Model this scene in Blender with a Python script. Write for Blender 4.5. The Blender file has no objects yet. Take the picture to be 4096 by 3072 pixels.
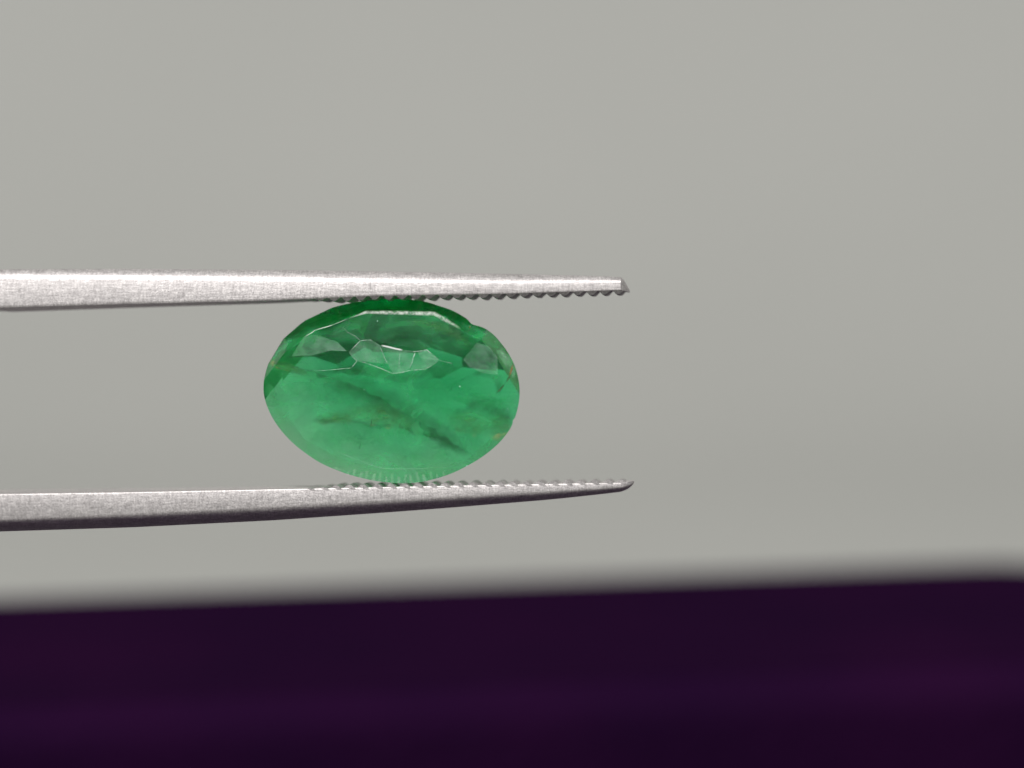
import bpy, bmesh, math, random
from mathutils import Vector, Matrix, Euler, noise

random.seed(7)
MM = 0.001
sc = bpy.context.scene
COL = sc.collection

# ------------------------------------------------------------------ camera
PITCH = math.radians(6.0)
DIST = 110.0                      # mm from lens to the stone
FRAME_W = 36.2                    # mm covered by the picture's width at the stone
FOCUS = Vector((0.0, 0.0, 0.044)) # the stone hangs 44 mm above the table
ROT = Matrix.Rotation(-PITCH, 4, 'X')
VIEW = Matrix.Translation(FOCUS) @ ROT        # local frame: x right, y away, z up

cam_data = bpy.data.cameras.new('camera')
cam = bpy.data.objects.new('camera', cam_data)
COL.objects.link(cam)
cam.matrix_world = VIEW @ Matrix.Translation((0, -DIST * MM, 0)) @ Matrix.Rotation(math.pi / 2, 4, 'X')
cam_data.sensor_width = 36.0
cam_data.lens = 36.0 * DIST / FRAME_W
cam_data.clip_start = 0.002
cam_data.clip_end = 20.0
cam_data.dof.use_dof = True
cam_data.dof.focus_distance = (DIST - 1.1) * MM
cam_data.dof.aperture_fstop = cam_data.lens / 3.4
sc.camera = cam

# ------------------------------------------------------------------ light
world = bpy.data.worlds.new('World')
sc.world = world
world.use_nodes = True
bg = world.node_tree.nodes['Background']
bg.inputs[0].default_value = (0.93, 0.97, 1.0, 1)
bg.inputs[1].default_value = 0.18

def area_lamp(name, loc, target, size, power, colour):
    d = bpy.data.lights.new(name, 'AREA')
    d.shape = 'DISK'; d.size = size; d.energy = power; d.color = colour
    o = bpy.data.objects.new(name, d)
    COL.objects.link(o)
    o.location = loc
    o.rotation_euler = (Vector(target) - Vector(loc)).to_track_quat('-Z', 'Y').to_euler()
    return o
area_lamp('key_lamp', (-0.20, -1.13, 1.57), FOCUS, 0.42, 43.5, (1.0, 0.978, 0.952))

sc.view_settings.view_transform = 'Standard'
sc.view_settings.look = 'None'
sc.view_settings.exposure = 0.0
sc.view_settings.gamma = 1.0
sc.render.engine = 'CYCLES'
cy = sc.cycles
cy.max_bounces = 24; cy.transmission_bounces = 20; cy.glossy_bounces = 8
cy.diffuse_bounces = 5; cy.volume_bounces = 6; cy.transparent_max_bounces = 16
cy.sample_clamp_indirect = 5.0
cy.use_denoising = True

# ------------------------------------------------------------------ node helpers
def new_mat(name):
    m = bpy.data.materials.new(name); m.use_nodes = True
    nt = m.node_tree
    return m, nt, nt.nodes['Principled BSDF'], nt.nodes['Material Output']

def node(nt, kind, **kw):
    n = nt.nodes.new(kind)
    for k, v in kw.items():
        if k in n.inputs: n.inputs[k].default_value = v
        else: setattr(n, k, v)
    return n

def coords(nt, scale):
    tc = node(nt, 'ShaderNodeTexCoord')
    mp = node(nt, 'ShaderNodeMapping')
    mp.inputs['Scale'].default_value = scale
    nt.links.new(tc.outputs['Object'], mp.inputs['Vector'])
    return mp.outputs['Vector']

def noise_tex(nt, vec, scale, detail=4, rough=0.55):
    n = node(nt, 'ShaderNodeTexNoise')
    n.inputs['Scale'].default_value = scale
    n.inputs['Detail'].default_value = detail
    n.inputs['Roughness'].default_value = rough
    nt.links.new(vec, n.inputs['Vector'])
    return n

def ramp(nt, fac, stops):
    r = node(nt, 'ShaderNodeValToRGB')
    cr = r.color_ramp
    while len(cr.elements) < len(stops): cr.elements.new(0.5)
    for e, (p, c) in zip(cr.elements, stops):
        e.position = p
        e.color = (c, c, c, 1) if not hasattr(c, '__len__') else (*c, 1)
    nt.links.new(fac, r.inputs['Fac'])
    return r.outputs['Color']

# ------------------------------------------------------------------ materials
def mat_paper():
    m, nt, b, out = new_mat('grey_paper')
    v = coords(nt, (1, 1, 1))
    n1 = noise_tex(nt, v, 6.0, 3)
    c = ramp(nt, n1.outputs['Fac'], [(0.3, (0.347, 0.350, 0.332)), (0.7, (0.371, 0.374, 0.355))])
    nt.links.new(c, b.inputs['Base Color'])
    b.inputs['Roughness'].default_value = 0.85
    n2 = noise_tex(nt, v, 900.0, 3)
    bu = node(nt, 'ShaderNodeBump'); bu.inputs['Strength'].default_value = 0.15; bu.inputs['Distance'].default_value = 0.0004
    nt.links.new(n2.outputs['Fac'], bu.inputs['Height']); nt.links.new(bu.outputs[0], b.inputs['Normal'])
    return m

def mat_case(name, ca, cb):
    m, nt, b, out = new_mat(name)
    v = coords(nt, (1, 1, 1))
    n1 = noise_tex(nt, v, 60.0, 3)
    c = ramp(nt, n1.outputs['Fac'], [(0.3, ca), (0.7, cb)])
    nt.links.new(c, b.inputs['Base Color'])
    b.inputs['Roughness'].default_value = 0.9
    b.inputs['Specular IOR Level'].default_value = 0.0
    n2 = node(nt, 'ShaderNodeTexVoronoi'); n2.inputs['Scale'].default_value = 1400.0
    nt.links.new(v, n2.inputs['Vector'])
    bu = node(nt, 'ShaderNodeBump'); bu.inputs['Strength'].default_value = 0.4; bu.inputs['Distance'].default_value = 0.0002
    nt.links.new(n2.outputs['Distance'], bu.inputs['Height']); nt.links.new(bu.outputs[0], b.inputs['Normal'])
    return m

def mat_steel(name='brushed_steel', tone=1.0):
    m, nt, b, out = new_mat(name)
    b.inputs['Metallic'].default_value = 1.0
    va = coords(nt, (2600, 5000, 14000))      # grain along the arm
    vb = coords(nt, (15000, 5000, 3000))     # short filing marks across it
    vc = coords(nt, (9000, 9000, 9000))     # speckle
    na = noise_tex(nt, va, 1.0, 3, 0.6)
    nb = noise_tex(nt, vb, 1.0, 3, 0.6)
    nc = noise_tex(nt, vc, 2.2, 2, 0.6)
    nd = noise_tex(nt, coords(nt, (250, 250, 400)), 1.0, 4, 0.6)
    def mix(a, bb, f):
        mx = node(nt, 'ShaderNodeMix', data_type='FLOAT')
        mx.inputs[0].default_value = f
        nt.links.new(a, mx.inputs[2]); nt.links.new(bb, mx.inputs[3])
        return mx.outputs[0]
    h = mix(mix(na.outputs['Fac'], nb.outputs['Fac'], 0.5), nc.outputs['Fac'], 0.35)
    bu = node(nt, 'ShaderNodeBump'); bu.inputs['Strength'].default_value = 0.65; bu.inputs['Distance'].default_value = 0.000025
    nt.links.new(h, bu.inputs['Height']); nt.links.new(bu.outputs[0], b.inputs['Normal'])
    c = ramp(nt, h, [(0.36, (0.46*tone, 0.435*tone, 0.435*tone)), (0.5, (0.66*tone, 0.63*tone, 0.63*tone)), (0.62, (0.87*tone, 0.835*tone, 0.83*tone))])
    c2 = ramp(nt, nd.outputs['Fac'], [(0.30, 0.92), (0.55, 1.0)])
    mm = node(nt, 'ShaderNodeMix', data_type='RGBA', blend_type='MULTIPLY')
    mm.inputs[0].default_value = 1.0
    nt.links.new(c, mm.inputs[6]); nt.links.new(c2, mm.inputs[7])
    # sparse dark filing nicks
    ng = noise_tex(nt, coords(nt, (9000, 3000, 1100)), 1.0, 2, 0.5)
    c3 = ramp(nt, ng.outputs['Fac'], [(0.70, 1.0), (0.80, 0.75)])
    m3 = node(nt, 'ShaderNodeMix', data_type='RGBA', blend_type='MULTIPLY')
    m3.inputs[0].default_value = 1.0
    nt.links.new(mm.outputs[2], m3.inputs[6]); nt.links.new(c3, m3.inputs[7])
    nt.links.new(m3.outputs[2], b.inputs['Base Color'])
    r = ramp(nt, nc.outputs['Fac'], [(0.3, 0.48), (0.7, 0.68)])
    nt.links.new(r, b.inputs['Roughness'])
    return m

def mat_emerald():
    m, nt, b, out = new_mat('emerald_crystal')
    b.inputs['Base Color'].default_value = (0.58, 1.0, 0.62, 1)
    b.inputs['Transmission Weight'].default_value = 1.0
    b.inputs['IOR'].default_value = 1.575
    v = coords(nt, (1, 1, 1))
    n1 = noise_tex(nt, v, 900.0, 4)
    r = ramp(nt, n1.outputs['Fac'], [(0.35, 0.015), (0.7, 0.07)])
    nt.links.new(r, b.inputs['Roughness'])
    sss = node(nt, 'ShaderNodeSubsurfaceScattering')
    sss.inputs['Color'].default_value = (0.09, 0.60, 0.23, 1)
    sss.inputs['Radius'].default_value = (0.2, 1.0, 0.45)
    sss.inputs['Scale'].default_value = 0.0012
    mx = node(nt, 'ShaderNodeMixShader')
    mc = noise_tex(nt, coords(nt, (620, 620, 1100)), 1.0, 7, 0.62)
    mc.inputs['Distortion'].default_value = 1.0
    nt.links.new(ramp(nt, mc.outputs['Fac'], [(0.35, 0.03), (0.50, 0.12), (0.66, 0.31)]), mx.inputs[0])
    nt.links.new(b.outputs[0], mx.inputs[1]); nt.links.new(sss.outputs[0], mx.inputs[2])
    nt.links.new(mx.outputs[0], out.inputs['Surface'])
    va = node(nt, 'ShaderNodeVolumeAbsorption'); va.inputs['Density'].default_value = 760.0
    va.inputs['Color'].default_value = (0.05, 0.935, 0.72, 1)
    # shade put into the absorption: deeper green towards upper right, mottled
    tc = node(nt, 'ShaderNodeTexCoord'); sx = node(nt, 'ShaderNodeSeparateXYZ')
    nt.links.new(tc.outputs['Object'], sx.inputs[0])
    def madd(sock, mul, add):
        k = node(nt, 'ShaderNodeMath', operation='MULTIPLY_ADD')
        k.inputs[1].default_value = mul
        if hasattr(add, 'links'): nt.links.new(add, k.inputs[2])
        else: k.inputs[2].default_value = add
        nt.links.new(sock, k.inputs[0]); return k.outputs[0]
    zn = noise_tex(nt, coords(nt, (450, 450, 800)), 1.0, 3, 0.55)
    shade_grad = madd(sx.outputs['Z'], 95000.0, madd(sx.outputs['X'], 45000.0, madd(zn.outputs['Fac'], 900.0, 590.0)))
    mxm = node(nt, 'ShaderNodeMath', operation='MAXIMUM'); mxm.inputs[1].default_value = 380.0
    nt.links.new(shade_grad, mxm.inputs[0]); nt.links.new(mxm.outputs[0], va.inputs['Density'])
    vs = node(nt, 'ShaderNodeVolumeScatter'); vs.inputs['Density'].default_value = 120.0
    vs.inputs['Color'].default_value = (0.20, 0.99, 0.55, 1)
    cl = noise_tex(nt, coords(nt, (700, 500, 1000)), 1.0, 5, 0.6)
    cl.inputs['Distortion'].default_value = 0.8
    dn = ramp(nt, cl.outputs['Fac'], [(0.36, 0.10), (0.50, 0.45), (0.64, 1.0)])
    sc_ = node(nt, 'ShaderNodeMath', operation='MULTIPLY'); sc_.inputs[1].default_value = 260.0
    nt.links.new(dn, sc_.inputs[0]); nt.links.new(sc_.outputs[0], vs.inputs['Density'])
    ad = node(nt, 'ShaderNodeAddShader')
    nt.links.new(va.outputs[0], ad.inputs[0]); nt.links.new(vs.outputs[0], ad.inputs[1])
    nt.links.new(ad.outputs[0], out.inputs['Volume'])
    return m

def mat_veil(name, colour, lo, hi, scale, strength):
    """A fracture, stain or painted glint of the stone: patchy coverage, clear elsewhere."""
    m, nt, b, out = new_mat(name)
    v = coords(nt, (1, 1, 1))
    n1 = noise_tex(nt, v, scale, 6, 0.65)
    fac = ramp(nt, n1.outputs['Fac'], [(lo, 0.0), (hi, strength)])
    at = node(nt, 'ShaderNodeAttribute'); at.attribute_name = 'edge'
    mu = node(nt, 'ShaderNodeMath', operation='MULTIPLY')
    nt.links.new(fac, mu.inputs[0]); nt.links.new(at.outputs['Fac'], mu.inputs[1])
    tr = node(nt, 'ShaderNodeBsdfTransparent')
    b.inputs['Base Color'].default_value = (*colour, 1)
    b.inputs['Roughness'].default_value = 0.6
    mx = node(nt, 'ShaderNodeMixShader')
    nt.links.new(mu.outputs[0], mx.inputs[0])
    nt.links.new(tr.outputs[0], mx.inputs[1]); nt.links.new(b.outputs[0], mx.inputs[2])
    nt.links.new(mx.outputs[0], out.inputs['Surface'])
    return m

M = {
    'paper': mat_paper(), 'case': mat_case('purple_case_leatherette', (0.0125, 0.0030, 0.0185), (0.0185, 0.0036, 0.0230)),
    'panel': mat_case('shaded_violet_top', (0.0115, 0.0031, 0.0165), (0.0165, 0.0035, 0.0200)), 'steel': mat_steel(), 'tooth': mat_steel('shaded_serration_steel', 0.78), 'emerald': mat_emerald(),
    'veil': mat_veil('green_veil', (0.045, 0.075, 0.016), 0.20, 0.58, 2000.0, 0.85),
    'olive': mat_veil('olive_veil', (0.24, 0.20, 0.05), 0.24, 0.64, 1700.0, 0.75),
    'rust': mat_veil('rust_stain', (0.34, 0.11, 0.02), 0.30, 0.55, 2500.0, 0.85),
    'glint_strip': mat_veil('abrasion_glint', (0.72, 0.80, 0.72), 0.28, 0.60, 7000.0, 0.95),
    'line': mat_veil('edge_glint_line', (0.70, 0.82, 0.77), 0.34, 0.66, 4500.0, 0.75),
    'spark': mat_veil('bright_sparkle', (0.42, 0.80, 0.60), 0.0, 0.1, 900.0, 0.7),
    'glint': mat_veil('white_glint', (0.86, 0.92, 0.89), 0.0, 0.1, 900.0, 0.9),  # white glint put into the colour
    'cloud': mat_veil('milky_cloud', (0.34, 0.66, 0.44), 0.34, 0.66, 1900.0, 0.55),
    'haze': mat_veil('reflection_haze', (0.42, 0.74, 0.55), 0.25, 0.70, 2600.0, 0.20),
    'soft': mat_veil('soft_veil', (0.05, 0.085, 0.018), 0.20, 0.70, 1400.0, 0.75),
}

# ------------------------------------------------------------------ object helpers
def px(x, y, depth=0.0):
    """photograph measurement (4096 wide) at a depth in mm -> local mm"""
    k = FRAME_W / 4096.0 * (DIST + depth) / DIST
    return Vector(((x - 2048.0) * k, depth, (1536.0 - y) * k))

def link(name, me, mat=None, parent=None):
    o = bpy.data.objects.new(name, me)
    COL.objects.link(o)
    if mat and not me.materials: me.materials.append(mat)
    if parent: o.parent = parent
    return o

def from_bm(name, bm, mat, parent=None, sharp=None):
    bmesh.ops.recalc_face_normals(bm, faces=bm.faces)
    if sharp is not None:
        for f in bm.faces: f.smooth = True
        for e in bm.edges:
            if len(e.link_faces) == 2 and e.calc_face_angle(0) > math.radians(sharp): e.smooth = False
    me = bpy.data.meshes.new(name)
    bm.to_mesh(me); bm.free()
    return link(name, me, mat, parent)

def tag(o, label, cat, group=None):
    o['label'] = label; o['category'] = cat
    if group: o['group'] = group

def interp(table, x):
    if x <= table[0][0]: return table[0][1:]
    for a, b in zip(table, table[1:]):
        if x <= b[0]:
            t = (x - a[0]) / (b[0] - a[0])
            return tuple(p + (q - p) * t for p, q in zip(a[1:], b[1:]))
    return table[-1][1:]

# ------------------------------------------------------------------ table and backdrop sweep
def build_table():
    bm = bmesh.new()
    prof = [(-0.9, 0.0), (-0.3, 0.0), (0.30, 0.0)]
    R = 0.16
    for i in range(1, 17):
        a = i / 16 * math.pi / 2
        prof.append((0.30 + R * math.sin(a), R - R * math.cos(a)))
    prof.append((0.46, 1.6))
    rows = []
    for (y, z) in prof:
        rows.append([bm.verts.new((x, y, z)) for x in (-1.6, -0.5, 0.5, 1.6)])
    for r0, r1 in zip(rows, rows[1:]):
        for i in range(3):
            bm.faces.new((r0[i], r0[i + 1], r1[i + 1], r1[i]))
    o = from_bm('table_surface', bm, M['paper'], None, 40)
    o['kind'] = 'structure'
build_table()

# ------------------------------------------------------------------ purple case
def rounded_rect(w, d, r, n=8):
    pts = []
    for cx, cy, a0 in ((w/2 - r, d/2 - r, 0), (-w/2 + r, d/2 - r, 90), (-w/2 + r, -d/2 + r, 180), (w/2 - r, -d/2 + r, 270)):
        for i in range(n + 1):
            a = math.radians(a0 + 90 * i / n)
            pts.append((cx + r * math.cos(a), cy + r * math.sin(a)))
    return pts

def shell(name, w, d, r, levels, mat, parent):
    """levels: (z, inset); capped top and bottom"""
    bm = bmesh.new()
    rings = []
    for z, ins in levels:
        rings.append([bm.verts.new((x * MM, y * MM, z * MM)) for x, y in rounded_rect(w - 2*ins, d - 2*ins, max(r - ins, 0.4))])
    n = len(rings[0])
    for a, b in zip(rings, rings[1:]):
        for i in range(n):
            bm.faces.new((a[i], a[(i+1) % n], b[(i+1) % n], b[i]))
    bm.faces.new(rings[-1]); bm.faces.new(list(reversed(rings[0])))
    return from_bm(name, bm, mat, parent, 35)

CASE_YAW = 12.2
CASE_LOC = (-0.0108, 0.0535, 0.0)
def build_case():
    W, D, H = 100.0, 33.0, 24.85
    e = bpy.data.objects.new('jewellery_case', None); COL.objects.link(e)
    tag(e, 'dark purple rounded jewellery case, out of focus below and behind the tweezers', 'case')
    shade_body = shell('shade_body', W, D + 66.0, 7.0, [(0, 0.8), (0.8, 0), (17.0, 0), (17.7, 0.3), (18.0, 1.0)], M['case'], e)  # stretched forward out of view to darken the steel and the stone
    shade_body.location = (0, -33.0 * MM, 0)
    arc = [(H - 2.2 + 2.2 * math.sin(math.radians(t)), 2.2 - 2.2 * math.cos(math.radians(t))) for t in (0, 18, 36, 54, 72, 90)]
    shell('lid', W, D, 7.0, [(18.02, 0.4), (18.4, 0)] + arc, M['case'], e)
    lid = [c for c in e.children if c.name.startswith('lid')][0]
    shell('top_panel', W - 5.2, D - 5.2, 4.6, [(H - 0.4, 0), (H + 0.15, 0), (H + 0.3, 0.15)], M['panel'], lid)  # darker inlay added to shade the lid's top
    e.rotation_euler = (0, 0, math.radians(CASE_YAW))
    e.location = CASE_LOC
build_case()

# ------------------------------------------------------------------ tweezers
# measured silhouettes: x, crown top, front face top, front face bottom (upper) / inner top, front top, bottom (lower)
UP = [(0, 1082, 1100, 1233), (550, 1079, 1102, 1217), (1100, 1082, 1109, 1203), (1500, 1087, 1116, 1184),
      (2000, 1096, 1124, 1176), (2450, 1106, 1122, 1162), (2490, 1111, 1124, 1160)]
LO = [(0, 1978, 2127), (540, 1970, 2110), (1100, 1958, 2082), (1500, 1950, 2054), (1780, 1944, 2033),
      (2200, 1936, 1999), (2450, 1932, 1972), (2500, 1931, 1965)]
PITCH_T = 53.6

def blade_width(xmm):                       # depth of the blade in mm
    t = [(-120, 8.0), (-60, 9.0), (-18.1, 5.6), (-8.4, 3.6), (0, 2.3), (4.2, 1.5)]
    return interp(t, xmm)[0]

def left_drift(xmm):                        # the arms bow apart, then close at the joined end
    if xmm > -18.1: return 0.0, 1.0
    t = [(-118, -5.7, 1.0), (-112, -5.3, 1.1), (-95, -2.2, 1.35), (-70, 1.6, 1.45), (-45, 1.5, 1.3), (-18.1, 0.0, 1.0)]
    return interp(t, xmm)

def loft(bm, secs):
    rings = [[bm.verts.new(v * MM) for v in s] for s in secs]
    n = len(rings[0])
    for a, b in zip(rings, rings[1:]):
        for i in range(n):
            bm.faces.new((a[i], a[(i+1) % n], b[(i+1) % n], b[i]))
    bm.faces.new(rings[0]); bm.faces.new(list(reversed(rings[-1])))

def stations():
    s = [-118, -115, -112, -107, -101, -95, -87, -78, -70, -61, -53, -45, -36, -27, -22]
    s += [(x - 2048) * FRAME_W / 4096 for x in range(0, 2481, 80)]
    return s

def section_upper(xmm):
    w = blade_width(xmm)
    dr, th = left_drift(xmm)
    X = xmm / (FRAME_W / 4096) + 2048
    yc, yt, yb = interp(UP, X)
    vt = px(0, yt, -w/2).z; vb = px(0, yb, -w/2).z; vc = px(0, yc, -w*0.2).z
    h = (vt - vb); vb0 = vb
    vt = vb + h * th + dr; vc = vb + (vc - vb0) * th + dr; vb = vb + dr
    b = min(0.06, h * 0.08)
    f = -w/2
    pts = [(f + b*0.4, vb + b*0.1), (f + b*0.08, vb + b*0.55), (f, vb + b*1.6), (f, vt - b*2.6), (f + b*0.35, vt - b*1.0), (f + b*1.1, vt + b*0.4),
           (f + b + (vc-vt)*0.50, vt + (vc - vt)*0.50), (f + b + (vc-vt)*1.05, vt + (vc - vt)*0.88), (f + b + (vc-vt)*1.7, vt + (vc - vt)*1.02), (0, vt + (vc - vt)*1.1)]
    pts = [(d + (v - vb) * 0.05 if k < 9 else d, v) for k, (d, v) in enumerate(pts)]
    mir = [(-d, v) for d, v in reversed(pts[:-1])]
    return pts + mir, vb

def section_lower(xmm):
    w = blade_width(xmm)
    dr, th = left_drift(xmm)
    X = xmm / (FRAME_W / 4096) + 2048
    yt, yb = interp(LO, X)
    vt = px(0, yt, -w/2).z; vb = px(0, yb, -w*0.15).z
    h = vt - vb
    vt -= dr; h *= th
    b = min(0.022, h * 0.04)
    f = -w/2
    kr = interp([(-18, 0.62), (-8, 0.50), (0, 0.42), (4, 0.38)], xmm)[0]
    pts = [(f + b*0.4, vt - b*0.1), (f + b*0.08, vt - b*0.55), (f, vt - b*1.6), (f - h*0.08, vt - h*kr)]
    for i in range(1, 8):
        a = i / 7 * math.pi / 2
        pts.append((f - h*0.08 + (w*0.42) * (1 - math.cos(a)), vt - h*kr - h*(1 - kr) * math.sin(a)))
    pts.append((0, vt - h))
    mir = [(-d, v) for d, v in reversed(pts[:-1])]
    return pts + mir, vt

def build_arm(kind, parent):
    sec = section_upper if kind == 'upper' else section_lower
    sgn = 1 if kind == 'upper' else -1
    secs = []
    for xm in stations():
        pts, base = sec(xm)
        secs.append([Vector((xm, d, v)) for d, v in pts])
    # blunt, rounded point
    endx, base = stations()[-1], sec(stations()[-1])[1]
    pts, _ = sec(endx)
    if kind == 'upper':
        steps = [(0.05, 0.92, 0.96), (0.12, 0.76, 0.86), (0.20, 0.55, 0.64), (0.28, 0.36, 0.38), (0.345, 0.18, 0.14)]
    else:
        steps = [(0.10, 0.98, 0.94), (0.24, 0.93, 0.82), (0.36, 0.82, 0.62), (0.44, 0.68, 0.42), (0.485, 0.5, 0.22)]
    for dx, kd, kv in steps:
        up = -sgn * 0.10 * (dx / 0.36) if kind == 'upper' else 0.10 * (dx / 0.485)
        secs.append([Vector((endx + dx, d * kd, base + (v - base) * kv + (up * 0.6))) for d, v in pts])
    bm = bmesh.new(); loft(bm, secs)
    arm = from_bm('arm', bm, M['steel'], parent, 42)
    # serration teeth across the inner face
    n = 24
    x0 = 1238 if kind == 'upper' else 1246
    hgt = 0.165 if kind == 'upper' else 0.125
    for i in range(n):
        X = x0 + PITCH_T * i + random.uniform(-2, 2)
        xm = (X - 2048) * FRAME_W / 4096
        w = blade_width(xm) - 0.06
        base = sec(xm)[1]
        base2 = sec(xm + 0.3)[1]
        slope = (base2 - base) / 0.3
        p = PITCH_T * FRAME_W / 4096
        fade = min(1.0, (i + 0.6) / 3.0)
        hh = hgt * fade * random.uniform(0.9, 1.08)
        prof = [(-0.50, -0.02), (-0.40, 0.10), (-0.18, 0.80), (-0.08, 1.0), (0.10, 1.0), (0.18, 0.84), (0.42, 0.10), (0.50, -0.02)]
        bm = bmesh.new()
        rings = []
        skew = 0.30
        inset = 0.26 if kind == 'upper' else -0.028
        for k, (dd, hk) in enumerate([(0.0, 0.80 if kind == 'upper' else 0.97), (0.05, 0.95), (0.5, 1.0), (0.95, 0.95), (1.0, 0.80)]):
            y = -w/2 + inset + (w - inset) * dd
            ring = []
            for (a, hb) in prof:
                lx = a * p * 0.98 + skew * p * (dd)
                z = base + slope * lx - sgn * hh * hb * (hk if hb > 0 else 1) + (sgn * (0.012 if hb > 0 or kind == 'upper' else 0.06))
                ring.append(bm.verts.new(Vector((xm + lx, y, z)) * MM))
            rings.append(ring)
        m_ = len(prof)
        for a, b in zip(rings, rings[1:]):
            for j in range(m_):
                bm.faces.new((a[j], a[(j+1) % m_], b[(j+1) % m_], b[j]))
        bm.faces.new(rings[0]); bm.faces.new(list(reversed(rings[-1])))
        from_bm('tooth', bm, M['tooth'], arm, 22)  # darker steel copy, shade put into the teeth's colour
    return arm

def build_tweezers():
    t = bpy.data.objects.new('tweezers', None); COL.objects.link(t)
    t.matrix_world = VIEW
    tag(t, 'brushed steel tweezers with serrated tips gripping the green gemstone', 'tweezers')
    build_arm('upper', t); build_arm('lower', t)
build_tweezers()

# ------------------------------------------------------------------ emerald
ZS = 2.0736
def zp(x, y):
    v = px(1040 + x / ZS, 1160 + y / ZS, 0.0)
    return Vector((v.x, v.z))
OUT = [(1150,74),(1350,92),(1480,130),(1600,172),(1710,236),(1760,284),(1850,312),(1930,364),(1992,432),(2052,512),(2110,622),(2143,740),
       (2153,840),(2143,950),(2117,1050),(2098,1078),(2092,1112),(2055,1178),(1985,1262),(1900,1338),(1800,1408),(1650,1490),(1500,1548),(1350,1584),(1200,1596),
       (1050,1588),(880,1560),(700,1508),(520,1432),(380,1340),(270,1248),(180,1148),(110,1040),(65,930),(46,830),(55,700),(85,580),(130,480),
       (190,398),(270,318),(370,246),(480,190),(620,140),(770,104),(950,80)]

def catmull(pts, n):
    out = []
    L = len(pts)
    for i in range(L):
        p0, p1, p2, p3 = (Vector(pts[(i + k) % L]) for k in (-1, 0, 1, 2))
        for j in range(n):
            t = j / n
            out.append(0.5 * ((2*p1) + (-p0 + p2)*t + (2*p0 - 5*p1 + 4*p2 - p3)*t*t + (-p0 + 3*p1 - 3*p2 + p3)*t**3))
    return out

outline = [zp(*p) for p in catmull(OUT, 4)]
GC = sum(outline, Vector((0, 0))) / len(outline)

def hit_outline(c, ang):
    """outermost outline point seen from c in a direction"""
    d = Vector((math.cos(ang), math.sin(ang)))
    best, bt = None, -1
    for i, p in enumerate(outline):
        q = outline[(i + 1) % len(outline)]
        r = p - c; s = q - p
        den = d.x * s.y - d.y * s.x
        if abs(den) < 1e-9: continue
        t = (r.x * s.y - r.y * s.x) / den
        u = (r.x * d.y - r.y * d.x) / den
        if t > 0 and 0 <= u <= 1 and t > bt: bt, best = t, c + d * t
    return best

# a smooth ellipse that wraps the outline gives the tangent directions of the cuts
EA = (max(p.x for p in outline) - min(p.x for p in outline)) / 2
EB = (max(p.y for p in outline) - min(p.y for p in outline)) / 2
def ell(ang):
    c, s = math.cos(ang), math.sin(ang)
    p = Vector((GC.x + EA * c, GC.y + EB * s))
    n = Vector((c / EA, s / EB)).normalized()
    return p, n

def cut(bm, co, no):
    """cut away everything on the +normal side and cap; coordinates (x, depth, z) in mm"""
    geom = bm.verts[:] + bm.edges[:] + bm.faces[:]
    r = bmesh.ops.bisect_plane(bm, geom=geom, dist=1e-6, plane_co=co, plane_no=no, clear_outer=True)
    edges = [e for e in r['geom_cut'] if isinstance(e, bmesh.types.BMEdge)]
    if len(edges) >= 3:
        f = bmesh.ops.contextual_create(bm, geom=edges)
        return f['faces']
    return []

TABLE_D = -1.05
KEEL = [zp(830, 630), zp(1400, 645)]
CULET_D = 2.15

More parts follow.
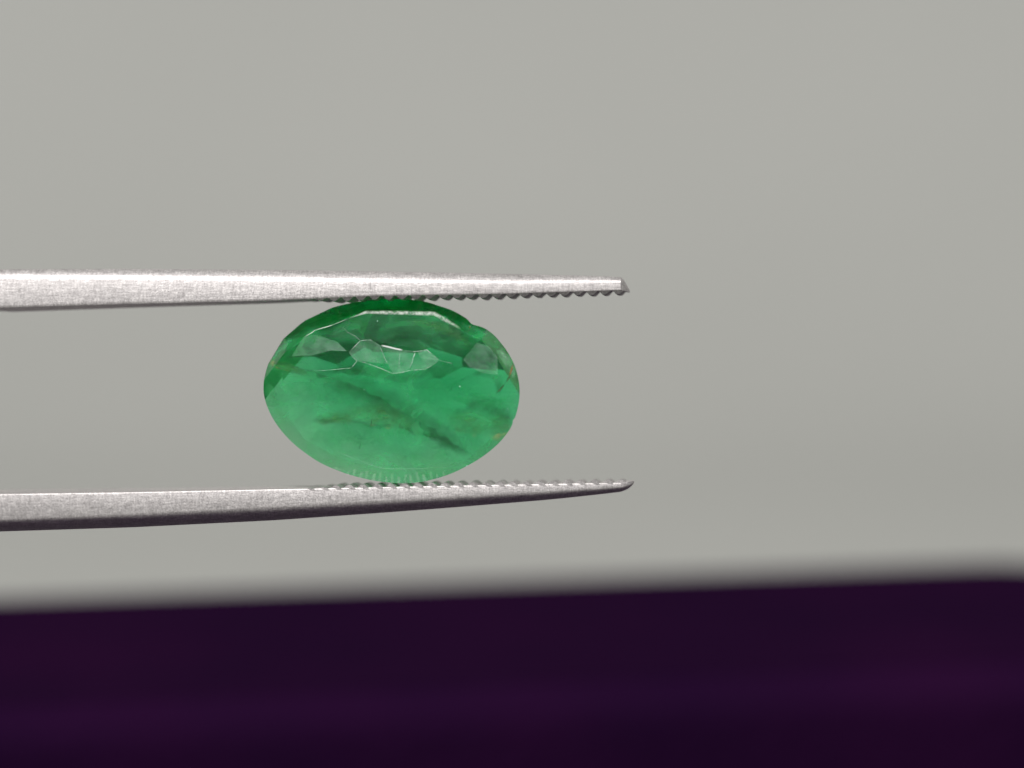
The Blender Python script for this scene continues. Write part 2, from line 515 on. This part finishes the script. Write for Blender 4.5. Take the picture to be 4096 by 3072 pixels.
def build_emerald():
    bm = bmesh.new()
    a = [bm.verts.new((p.x, -2.0, p.y)) for p in outline]
    b = [bm.verts.new((p.x, 4.0, p.y)) for p in outline]
    n = len(a)
    for i in range(n): bm.faces.new((a[i], a[(i+1) % n], b[(i+1) % n], b[i]))
    bm.faces.new(list(reversed(a))); bm.faces.new(b)
    bmesh.ops.recalc_face_normals(bm, faces=bm.faces)
    bm.normal_update()
    # crown: table polygon edges measured in the photograph
    tab = [(440,372),(720,250),(890,196),(1450,204),(1670,328),(1915,480),(1985,760),(1980,960),(1930,1215),(1720,1398),(1300,1478),(1000,1470),(690,1396),(385,1235),(215,1000),(205,700),(262,500)]
    tp = [zp(*p) for p in tab]
    cut(bm, (0, TABLE_D, 0), Vector((0, -1.0, 0)))
    for i, p in enumerate(tp):
        q = tp[(i + 1) % len(tp)]
        e = (q - p)
        nrm = Vector((-e.y, e.x)).normalized()
        mid = (p + q) / 2
        if nrm.dot(mid - GC) < 0: nrm = -nrm
        ang = math.atan2(nrm.y, nrm.x)
        # run from the table edge to the girdle
        far = max((o_ - mid).dot(nrm) for o_ in outline)
        drop = interp([(-1, 0.17), (-0.4, 0.20), (0.0, 0.13), (0.3, 0.2), (0.6, 0.85), (1, 0.92)], nrm.y)[0] * (1 + 0.12 * math.sin(i * 2.3))
        sl = drop / max(far, 0.25)
        N = Vector((nrm.x * sl, -1.0, nrm.y * sl)).normalized()
        cut(bm, (mid.x, TABLE_D, mid.y), N)
    # star and break facets near the girdle
    for k in range(22):
        ang = 2 * math.pi * (k + 0.37) / 22
        p, nn = ell(ang)
        if nn.y < 0.25: continue
        p = hit_outline(GC, math.atan2((p - GC).y, (p - GC).x))
        N = Vector((nn.x * 2.3, -1.0, nn.y * 2.3)).normalized()
        cut(bm, (p.x - nn.x*0.02, -0.02 - 0.05 * (k % 2), p.y - nn.y*0.02), N)
    # pavilion mains
    for k, (deg, dd) in enumerate([(88, 0.0), (112, 0.1), (131, -0.10), (178, 0.06), (208, 0.0), (236, -0.06), (266, 0.05), (298, -0.03), (326, 0.05), (350, -0.05), (24, 0.02), (52, -0.08), (68, 0.04)]):
        ang = math.radians(deg)
        p, nn = ell(ang)
        K = max(KEEL, key=lambda q: q.dot(nn))
        hd = (p - K).dot(nn)
        sl = (CULET_D + dd - 0.32) / hd
        N = Vector((nn.x * sl, 1.0, nn.y * sl)).normalized()
        cut(bm, (K.x, CULET_D + dd, K.y), N)
    for k in range(20):
        ang = 2 * math.pi * (k + 0.15) / 20
        p, nn = ell(ang)
        K = max(KEEL, key=lambda q: q.dot(nn))
        hd = (p - K).dot(nn)
        if nn.y < 0.35: continue
        sl = 1.75 * (CULET_D - 0.3) / hd
        N = Vector((nn.x * sl, 1.0, nn.y * sl)).normalized()
        cut(bm, (p.x, 0.10 + 0.06 * (k % 3), p.y), N)
    # small uneven facets ground over the culet
    cul = []
    for (zx, zy, d, tx, ty) in [(900, 540, 1.78, -0.20, 0.30), (1150, 590, 1.83, 0.0, 0.16), (1400, 580, 1.77, 0.25, 0.30)]:
        p = zp(zx, zy)
        N = Vector((tx, 1.0, ty)).normalized()
        cul += cut(bm, (p.x, d, p.y), N)
    bm.normal_update()
    # edges of the culet facets, kept for the painted glint lines
    edge_glint = []
    for f in bm.faces:
        c = f.calc_center_median()
        if c.y > 1.6 and f.normal.y > 0.965:
            for e in f.edges: edge_glint.append((e.verts[0].co.copy(), e.verts[1].co.copy()))
    tabedges = []
    for e in bm.edges:
        if all(v.co.y < TABLE_D + 0.12 for v in e.verts) and e.calc_face_angle(0) > 0.25:
            tabedges.append((e.verts[0].co.copy(), e.verts[1].co.copy()))
    for v in bm.verts: v.co *= MM
    bmesh.ops.remove_doubles(bm, verts=bm.verts, dist=2e-6)
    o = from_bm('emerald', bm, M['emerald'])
    o.matrix_world = VIEW
    tag(o, 'oval faceted translucent green emerald with cloudy inclusions, held between the tweezer tips', 'gemstone')
    return o, edge_glint, tabedges

emerald, edge_glint, tabedges = build_emerald()

def ribbon(name, path, widths, depths, mat, wave=0.05, seed=0, sub=14, flat=False, one_sided=False):
    """a strip along a measured path"""
    bm = bmesh.new()
    lay = bm.verts.layers.float.new('edge')
    pts = [zp(*p) for p in path]
    rows = []
    L = len(pts)
    for i in range(L - 1):
        for j in range(sub if i < L - 2 else sub + 1):
            t = j / sub
            p0 = pts[max(i-1, 0)]; p1 = pts[i]; p2 = pts[i+1]; p3 = pts[min(i+2, L-1)]
            c = 0.5 * ((2*p1) + (-p0+p2)*t + (2*p0-5*p1+4*p2-p3)*t*t + (-p0+3*p1-3*p2+p3)*t**3)
            if flat: c = p1 + (p2 - p1) * t
            tan = (p2 - p1).normalized(); nn = Vector((-tan.y, tan.x))
            w = widths[i] + (widths[i+1] - widths[i]) * t
            d = depths[i] + (depths[i+1] - depths[i]) * t
            g = (i + t) / (L - 1)
            row = []
            for k in range(7):
                s = k / 6 * 2 - 1
                off = noise.noise(Vector((c.x*3.1 + seed, c.y*3.1, s*0.8))) * wave
                off += noise.noise(Vector((c.x*14 + seed, c.y*14, s*0.5))) * wave * 0.45
                q = c + nn * (s * w * 0.5 + off)
                v = bm.verts.new(Vector((q.x, d + (0 if flat else s * w * 0.35 + off * 1.5), q.y)) * MM)
                prof_ = (1 - abs(s)**1.6) if not one_sided else ((s + 1) / 2) ** 1.3 * (1 if s < 0.95 else 0.3)
                v[lay] = max(0.0, prof_) * min(1.0, 7 * g, 7 * (1 - g) + 0.02)
                row.append(v)
            rows.append(row)
    for a, b in zip(rows, rows[1:]):
        for k in range(6): bm.faces.new((a[k], a[k+1], b[k+1], b[k]))
    return from_bm(name, bm, mat, emerald, 180)

V = M['veil']; OL = M['olive']
ribbon('fracture_veil', [(80,600),(250,650),(430,715),(700,815),(930,920),(1150,1050),(1310,1130),(1500,1255),(1640,1335),(1800,1390)],
       [0.24,0.32,0.42,0.50,0.50,0.48,0.46,0.42,0.34,0.2], [-0.6,-0.5,-0.4,-0.3,-0.3,-0.3,-0.35,-0.4,-0.5,-0.6], V, 0.09, 1.0, one_sided=True)
ribbon('fracture_veil', [(1080,1070),(1200,1140),(1310,1190),(1400,1205),(1480,1240)],
       [0.14,0.22,0.26,0.20,0.10], [-0.1,-0.1,-0.1,-0.1,-0.2], V, 0.10, 15.0)
ribbon('fracture_veil', [(420,1090),(560,1098),(700,1095),(900,1130),(1040,1138),(1130,1125)],
       [0.14,0.24,0.30,0.30,0.26,0.12], [-0.5,-0.45,-0.4,-0.4,-0.4,-0.4], M['soft'], 0.06, 4.0, one_sided=True)
ribbon('fracture_veil', [(440,1080),(700,1040),(950,1020),(1180,1080),(1330,1180)], [0.25,0.65,0.95,0.80,0.3], [-0.75,-0.75,-0.75,-0.75,-0.75], OL, 0.10, 6.0)
ribbon('fracture_veil', [(480,690),(760,660),(1000,690),(1200,730),(1480,640)], [0.20,0.35,0.45,0.45,0.25], [0.3,0.4,0.5,0.5,0.4], V, 0.06, 9.0)
ribbon('fracture_veil', [(1560,1060),(1780,1090),(1960,1110),(2085,1100)], [0.5,1.1,1.1,0.5], [-0.6,-0.7,-0.72,-0.7], OL, 0.12, 12.0)
ribbon('fracture_veil', [(1700,930),(1850,960),(1990,1020),(2080,1090)], [0.4,0.9,0.9,0.4], [-0.2,-0.3,-0.4,-0.5], M['soft'], 0.12, 13.0)
ribbon('fracture_veil', [(240,560),(330,552),(480,545),(590,535)], [0.06,0.12,0.08,0.04], [-0.4,-0.4,-0.3,-0.3], V, 0.03, 17.0)
ribbon('fracture_veil', [(1760,690),(1860,690),(1950,720),(1972,800),(1965,880)], [0.2,0.35,0.35,0.3,0.1], [-0.2,-0.3,-0.4,-0.4,-0.4], M['soft'], 0.05, 18.0)
ribbon('fracture_veil', [(90,590),(200,640),(300,660),(420,700)], [0.25,0.40,0.35,0.2], [-0.7,-0.78,-0.78,-0.75], OL, 0.06, 19.0)
ribbon('fracture_veil', [(1200,260),(1450,300),(1640,380),(1760,480)], [0.2,0.4,0.5,0.2], [-0.75,-0.8,-0.8,-0.75], OL, 0.06, 20.0)
ribbon('fracture_veil', [(260,640),(560,730),(850,850),(1100,960),(1350,1090),(1560,1240),(1720,1340)],
       [0.4,0.8,1.0,1.0,0.9,0.7,0.3], [0.3,0.5,0.6,0.6,0.5,0.3,0.0], M['soft'], 0.12, 61.0)
ribbon('cloud', [(180,800),(420,820),(640,860),(800,960)], [0.5,1.0,1.0,0.5], [-0.2,-0.1,0.0,0.0], M['cloud'], 0.15, 23.0)
ribbon('cloud', [(420,1230),(640,1210),(860,1220),(1050,1300)], [0.4,0.8,0.8,0.4], [-0.4,-0.3,-0.3,-0.3], M['cloud'], 0.15, 25.0)
ribbon('cloud', [(1180,900),(1400,950),(1620,1020)], [0.4,0.8,0.4], [-0.1,-0.1,-0.2], M['cloud'], 0.15, 29.0)
ribbon('cloud', [(1100,1380),(1350,1400),(1600,1370)], [0.3,0.5,0.3], [-0.6,-0.6,-0.6], M['cloud'], 0.15, 27.0)
ribbon('cloud', [(1980,480),(2060,640),(2090,800)], [0.3,0.5,0.3], [-0.7,-0.7,-0.7], M['cloud'], 0.10, 28.0)
ribbon('cloud', [(90,760),(120,880),(190,1000),(240,1100)], [0.2,0.5,0.5,0.3], [-0.7,-0.75,-0.75,-0.7], M['cloud'], 0.10, 30.0)
ribbon('rust_stain', [(2100,615),(2065,720),(2000,815),(1970,850)], [0.10,0.09,0.07,0.05], [-0.76,-0.80,-0.90,-0.92], M['rust'], 0.02, 3.0)
ribbon('rust_stain', [(130,632),(200,655),(270,675)], [0.06,0.10,0.05], [-0.85,-0.9,-0.95], M['rust'], 0.03, 5.0)
ribbon('rust_stain', [(110,870),(135,885),(150,905)], [0.04,0.07,0.03], [-0.85,-0.9,-0.95], M['rust'], 0.03, 7.0)
ribbon('rust_stain', [(1745,300),(1735,340),(1715,370)], [0.05,0.06,0.04], [-0.5,-0.6,-0.7], M['rust'], 0.02, 8.0)
# abraded table edge, its glint painted as a pale strip on the surface
ribbon('worn_edge_glint', [(735,246),(890,190),(1060,193),(1260,197),(1450,202),(1560,262),(1668,325)], [0.04,0.12,0.16,0.16,0.17,0.16,0.08],
       [TABLE_D - 0.035]*7, M['glint_strip'], 0.01, 21.0, flat=True)

def cz(x, y):
    """close-up measurement of the star-shaped facet group -> stone coordinates"""
    return ((1300 + x / 3.95 - 1040) * ZS, (1280 + y / 3.95 - 1160) * ZS)

def edge_glint(path, w, depth=TABLE_D - 0.022, mat='line', seed=0.0):  # facet edge reflections painted as pale strips on the table
    ribbon('facet_edge_glint', [cz(*p) for p in path], [w * (0.7 + 0.6 * random.random()) for _ in path], [depth] * len(path), M[mat], 0.006, seed, 8, True)
edge_glint([(400,520),(490,425),(580,335),(660,325),(740,320),(890,405)], 0.035, seed=31)
edge_glint([(900,405),(1010,428),(1130,458),(1250,482)], 0.075, mat='glint', seed=32)
edge_glint([(1250,482),(1440,505),(1530,490),(1620,475),(1720,555),(1815,640)], 0.035, seed=33)
edge_glint([(1815,640),(1710,715),(1600,780),(1370,795),(1210,835),(1090,850),(900,765),(660,680),(530,650)], 0.035, seed=34)
edge_glint([(400,520),(460,590),(530,650),(440,760),(220,780),(0,800),(-200,805)], 0.030, seed=35)
edge_glint([(890,420),(930,520),(960,600),(1010,700)], 0.030, seed=36)
edge_glint([(1200,520),(1190,650),(1190,810)], 0.028, seed=37)
edge_glint([(1445,510),(1410,600),(1390,680),(1350,780)], 0.050, seed=38)
edge_glint([(300,110),(380,200),(510,265),(580,335)], 0.026, seed=39)
edge_glint([(1815,640),(1900,662),(2030,690)], 0.022, seed=40)

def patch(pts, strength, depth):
    """a crisp-edged hazy facet reflection patch: painted as a thin pale skin on the table"""
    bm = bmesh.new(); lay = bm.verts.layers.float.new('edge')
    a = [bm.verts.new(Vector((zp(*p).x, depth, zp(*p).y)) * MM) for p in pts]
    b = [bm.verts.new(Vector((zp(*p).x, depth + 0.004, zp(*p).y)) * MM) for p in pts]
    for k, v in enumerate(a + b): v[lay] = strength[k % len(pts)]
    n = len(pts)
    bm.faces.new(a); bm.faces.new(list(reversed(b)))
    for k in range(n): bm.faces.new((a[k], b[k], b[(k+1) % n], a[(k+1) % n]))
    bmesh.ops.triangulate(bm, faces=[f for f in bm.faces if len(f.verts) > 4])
    return from_bm('reflection_haze', bm, M['haze'], emerald)
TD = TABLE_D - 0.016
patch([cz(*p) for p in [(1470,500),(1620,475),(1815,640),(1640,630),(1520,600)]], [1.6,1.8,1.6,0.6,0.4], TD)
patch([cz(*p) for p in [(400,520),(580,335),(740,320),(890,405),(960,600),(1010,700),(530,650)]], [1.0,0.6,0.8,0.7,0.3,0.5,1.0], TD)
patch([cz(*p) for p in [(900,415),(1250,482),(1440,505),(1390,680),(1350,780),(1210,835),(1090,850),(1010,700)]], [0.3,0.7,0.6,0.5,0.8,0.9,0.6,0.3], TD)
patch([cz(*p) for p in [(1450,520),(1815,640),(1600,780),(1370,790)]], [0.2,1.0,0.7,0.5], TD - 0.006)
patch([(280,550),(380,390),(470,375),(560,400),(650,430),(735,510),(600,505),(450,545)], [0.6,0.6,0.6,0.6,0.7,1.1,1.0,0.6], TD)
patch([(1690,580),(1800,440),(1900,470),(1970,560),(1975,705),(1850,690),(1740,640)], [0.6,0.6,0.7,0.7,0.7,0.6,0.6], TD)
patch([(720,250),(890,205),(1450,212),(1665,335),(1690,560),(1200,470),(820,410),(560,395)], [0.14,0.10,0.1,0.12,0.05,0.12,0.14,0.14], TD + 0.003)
ribbon('worn_edge_glint', [(620,1318),(820,1400),(1030,1468),(1300,1474),(1560,1466)], [0.03,0.05,0.07,0.05,0.03], [TABLE_D - 0.01]*5, M['haze'], 0.02, 51.0)  # table edge glints painted as pale strips, here and below
ribbon('worn_edge_glint', [(380,395),(450,355),(480,335),(600,300),(735,246)], [0.03,0.04,0.04,0.03,0.04], [TABLE_D - 0.02]*5, M['glint_strip'], 0.01, 53.0)

# sparkles painted as tiny pale specks, and dark grains
def speck(name, zx, zy, depth, size, mat, seed):
    rnd = random.Random(seed)
    bm = bmesh.new(); lay = bm.verts.layers.float.new('edge')
    bmesh.ops.create_icosphere(bm, subdivisions=1, radius=1.0)
    c = zp(zx, zy); e = Euler((rnd.random()*3, rnd.random()*3, rnd.random()*3)).to_matrix()
    st = Vector((1.0, 0.6, 0.5 + rnd.random()))
    for v in bm.verts:
        q = e @ Vector((v.co.x * st.x, v.co.y * st.y, v.co.z * st.z)) * rnd.uniform(0.75, 1.1) * size
        v.co = Vector((c.x + q.x, depth + q.y * 0.4, c.y + q.z)) * MM
        v[lay] = 1.0
    from_bm(name, bm, mat, emerald)
for k, (x, y, sz) in enumerate([(875,826,.026),(2055,985,.024),(1720,1452,.034),(1662,800,.03),(1040,1468,.034),(1950,430,.014),(985,262,.034),(1085,568,.02)]):
    edge_in = min((Vector((zp(x, y).x, zp(x, y).y)) - o_).length for o_ in outline)
    speck('bright_speck', x, y, TABLE_D - 0.01 if edge_in > 0.62 else TABLE_D + 0.06, sz, M['spark'], k)
for k, (x, y, sz) in enumerate([(445,945,.03),(470,1230,.015),(1180,760,.015),(760,1180,.012),(1480,1010,.014),(1330,870,.012),(905,1010,.012),(1620,1180,.018),(560,880,.014),
                                (1250,1310,.013),(980,1390,.015),(1830,1030,.02),(1900,870,.018),(620,760,.02)]):
    speck('dark_grain', x, y, -0.5, sz, M['rust'], 50 + k)
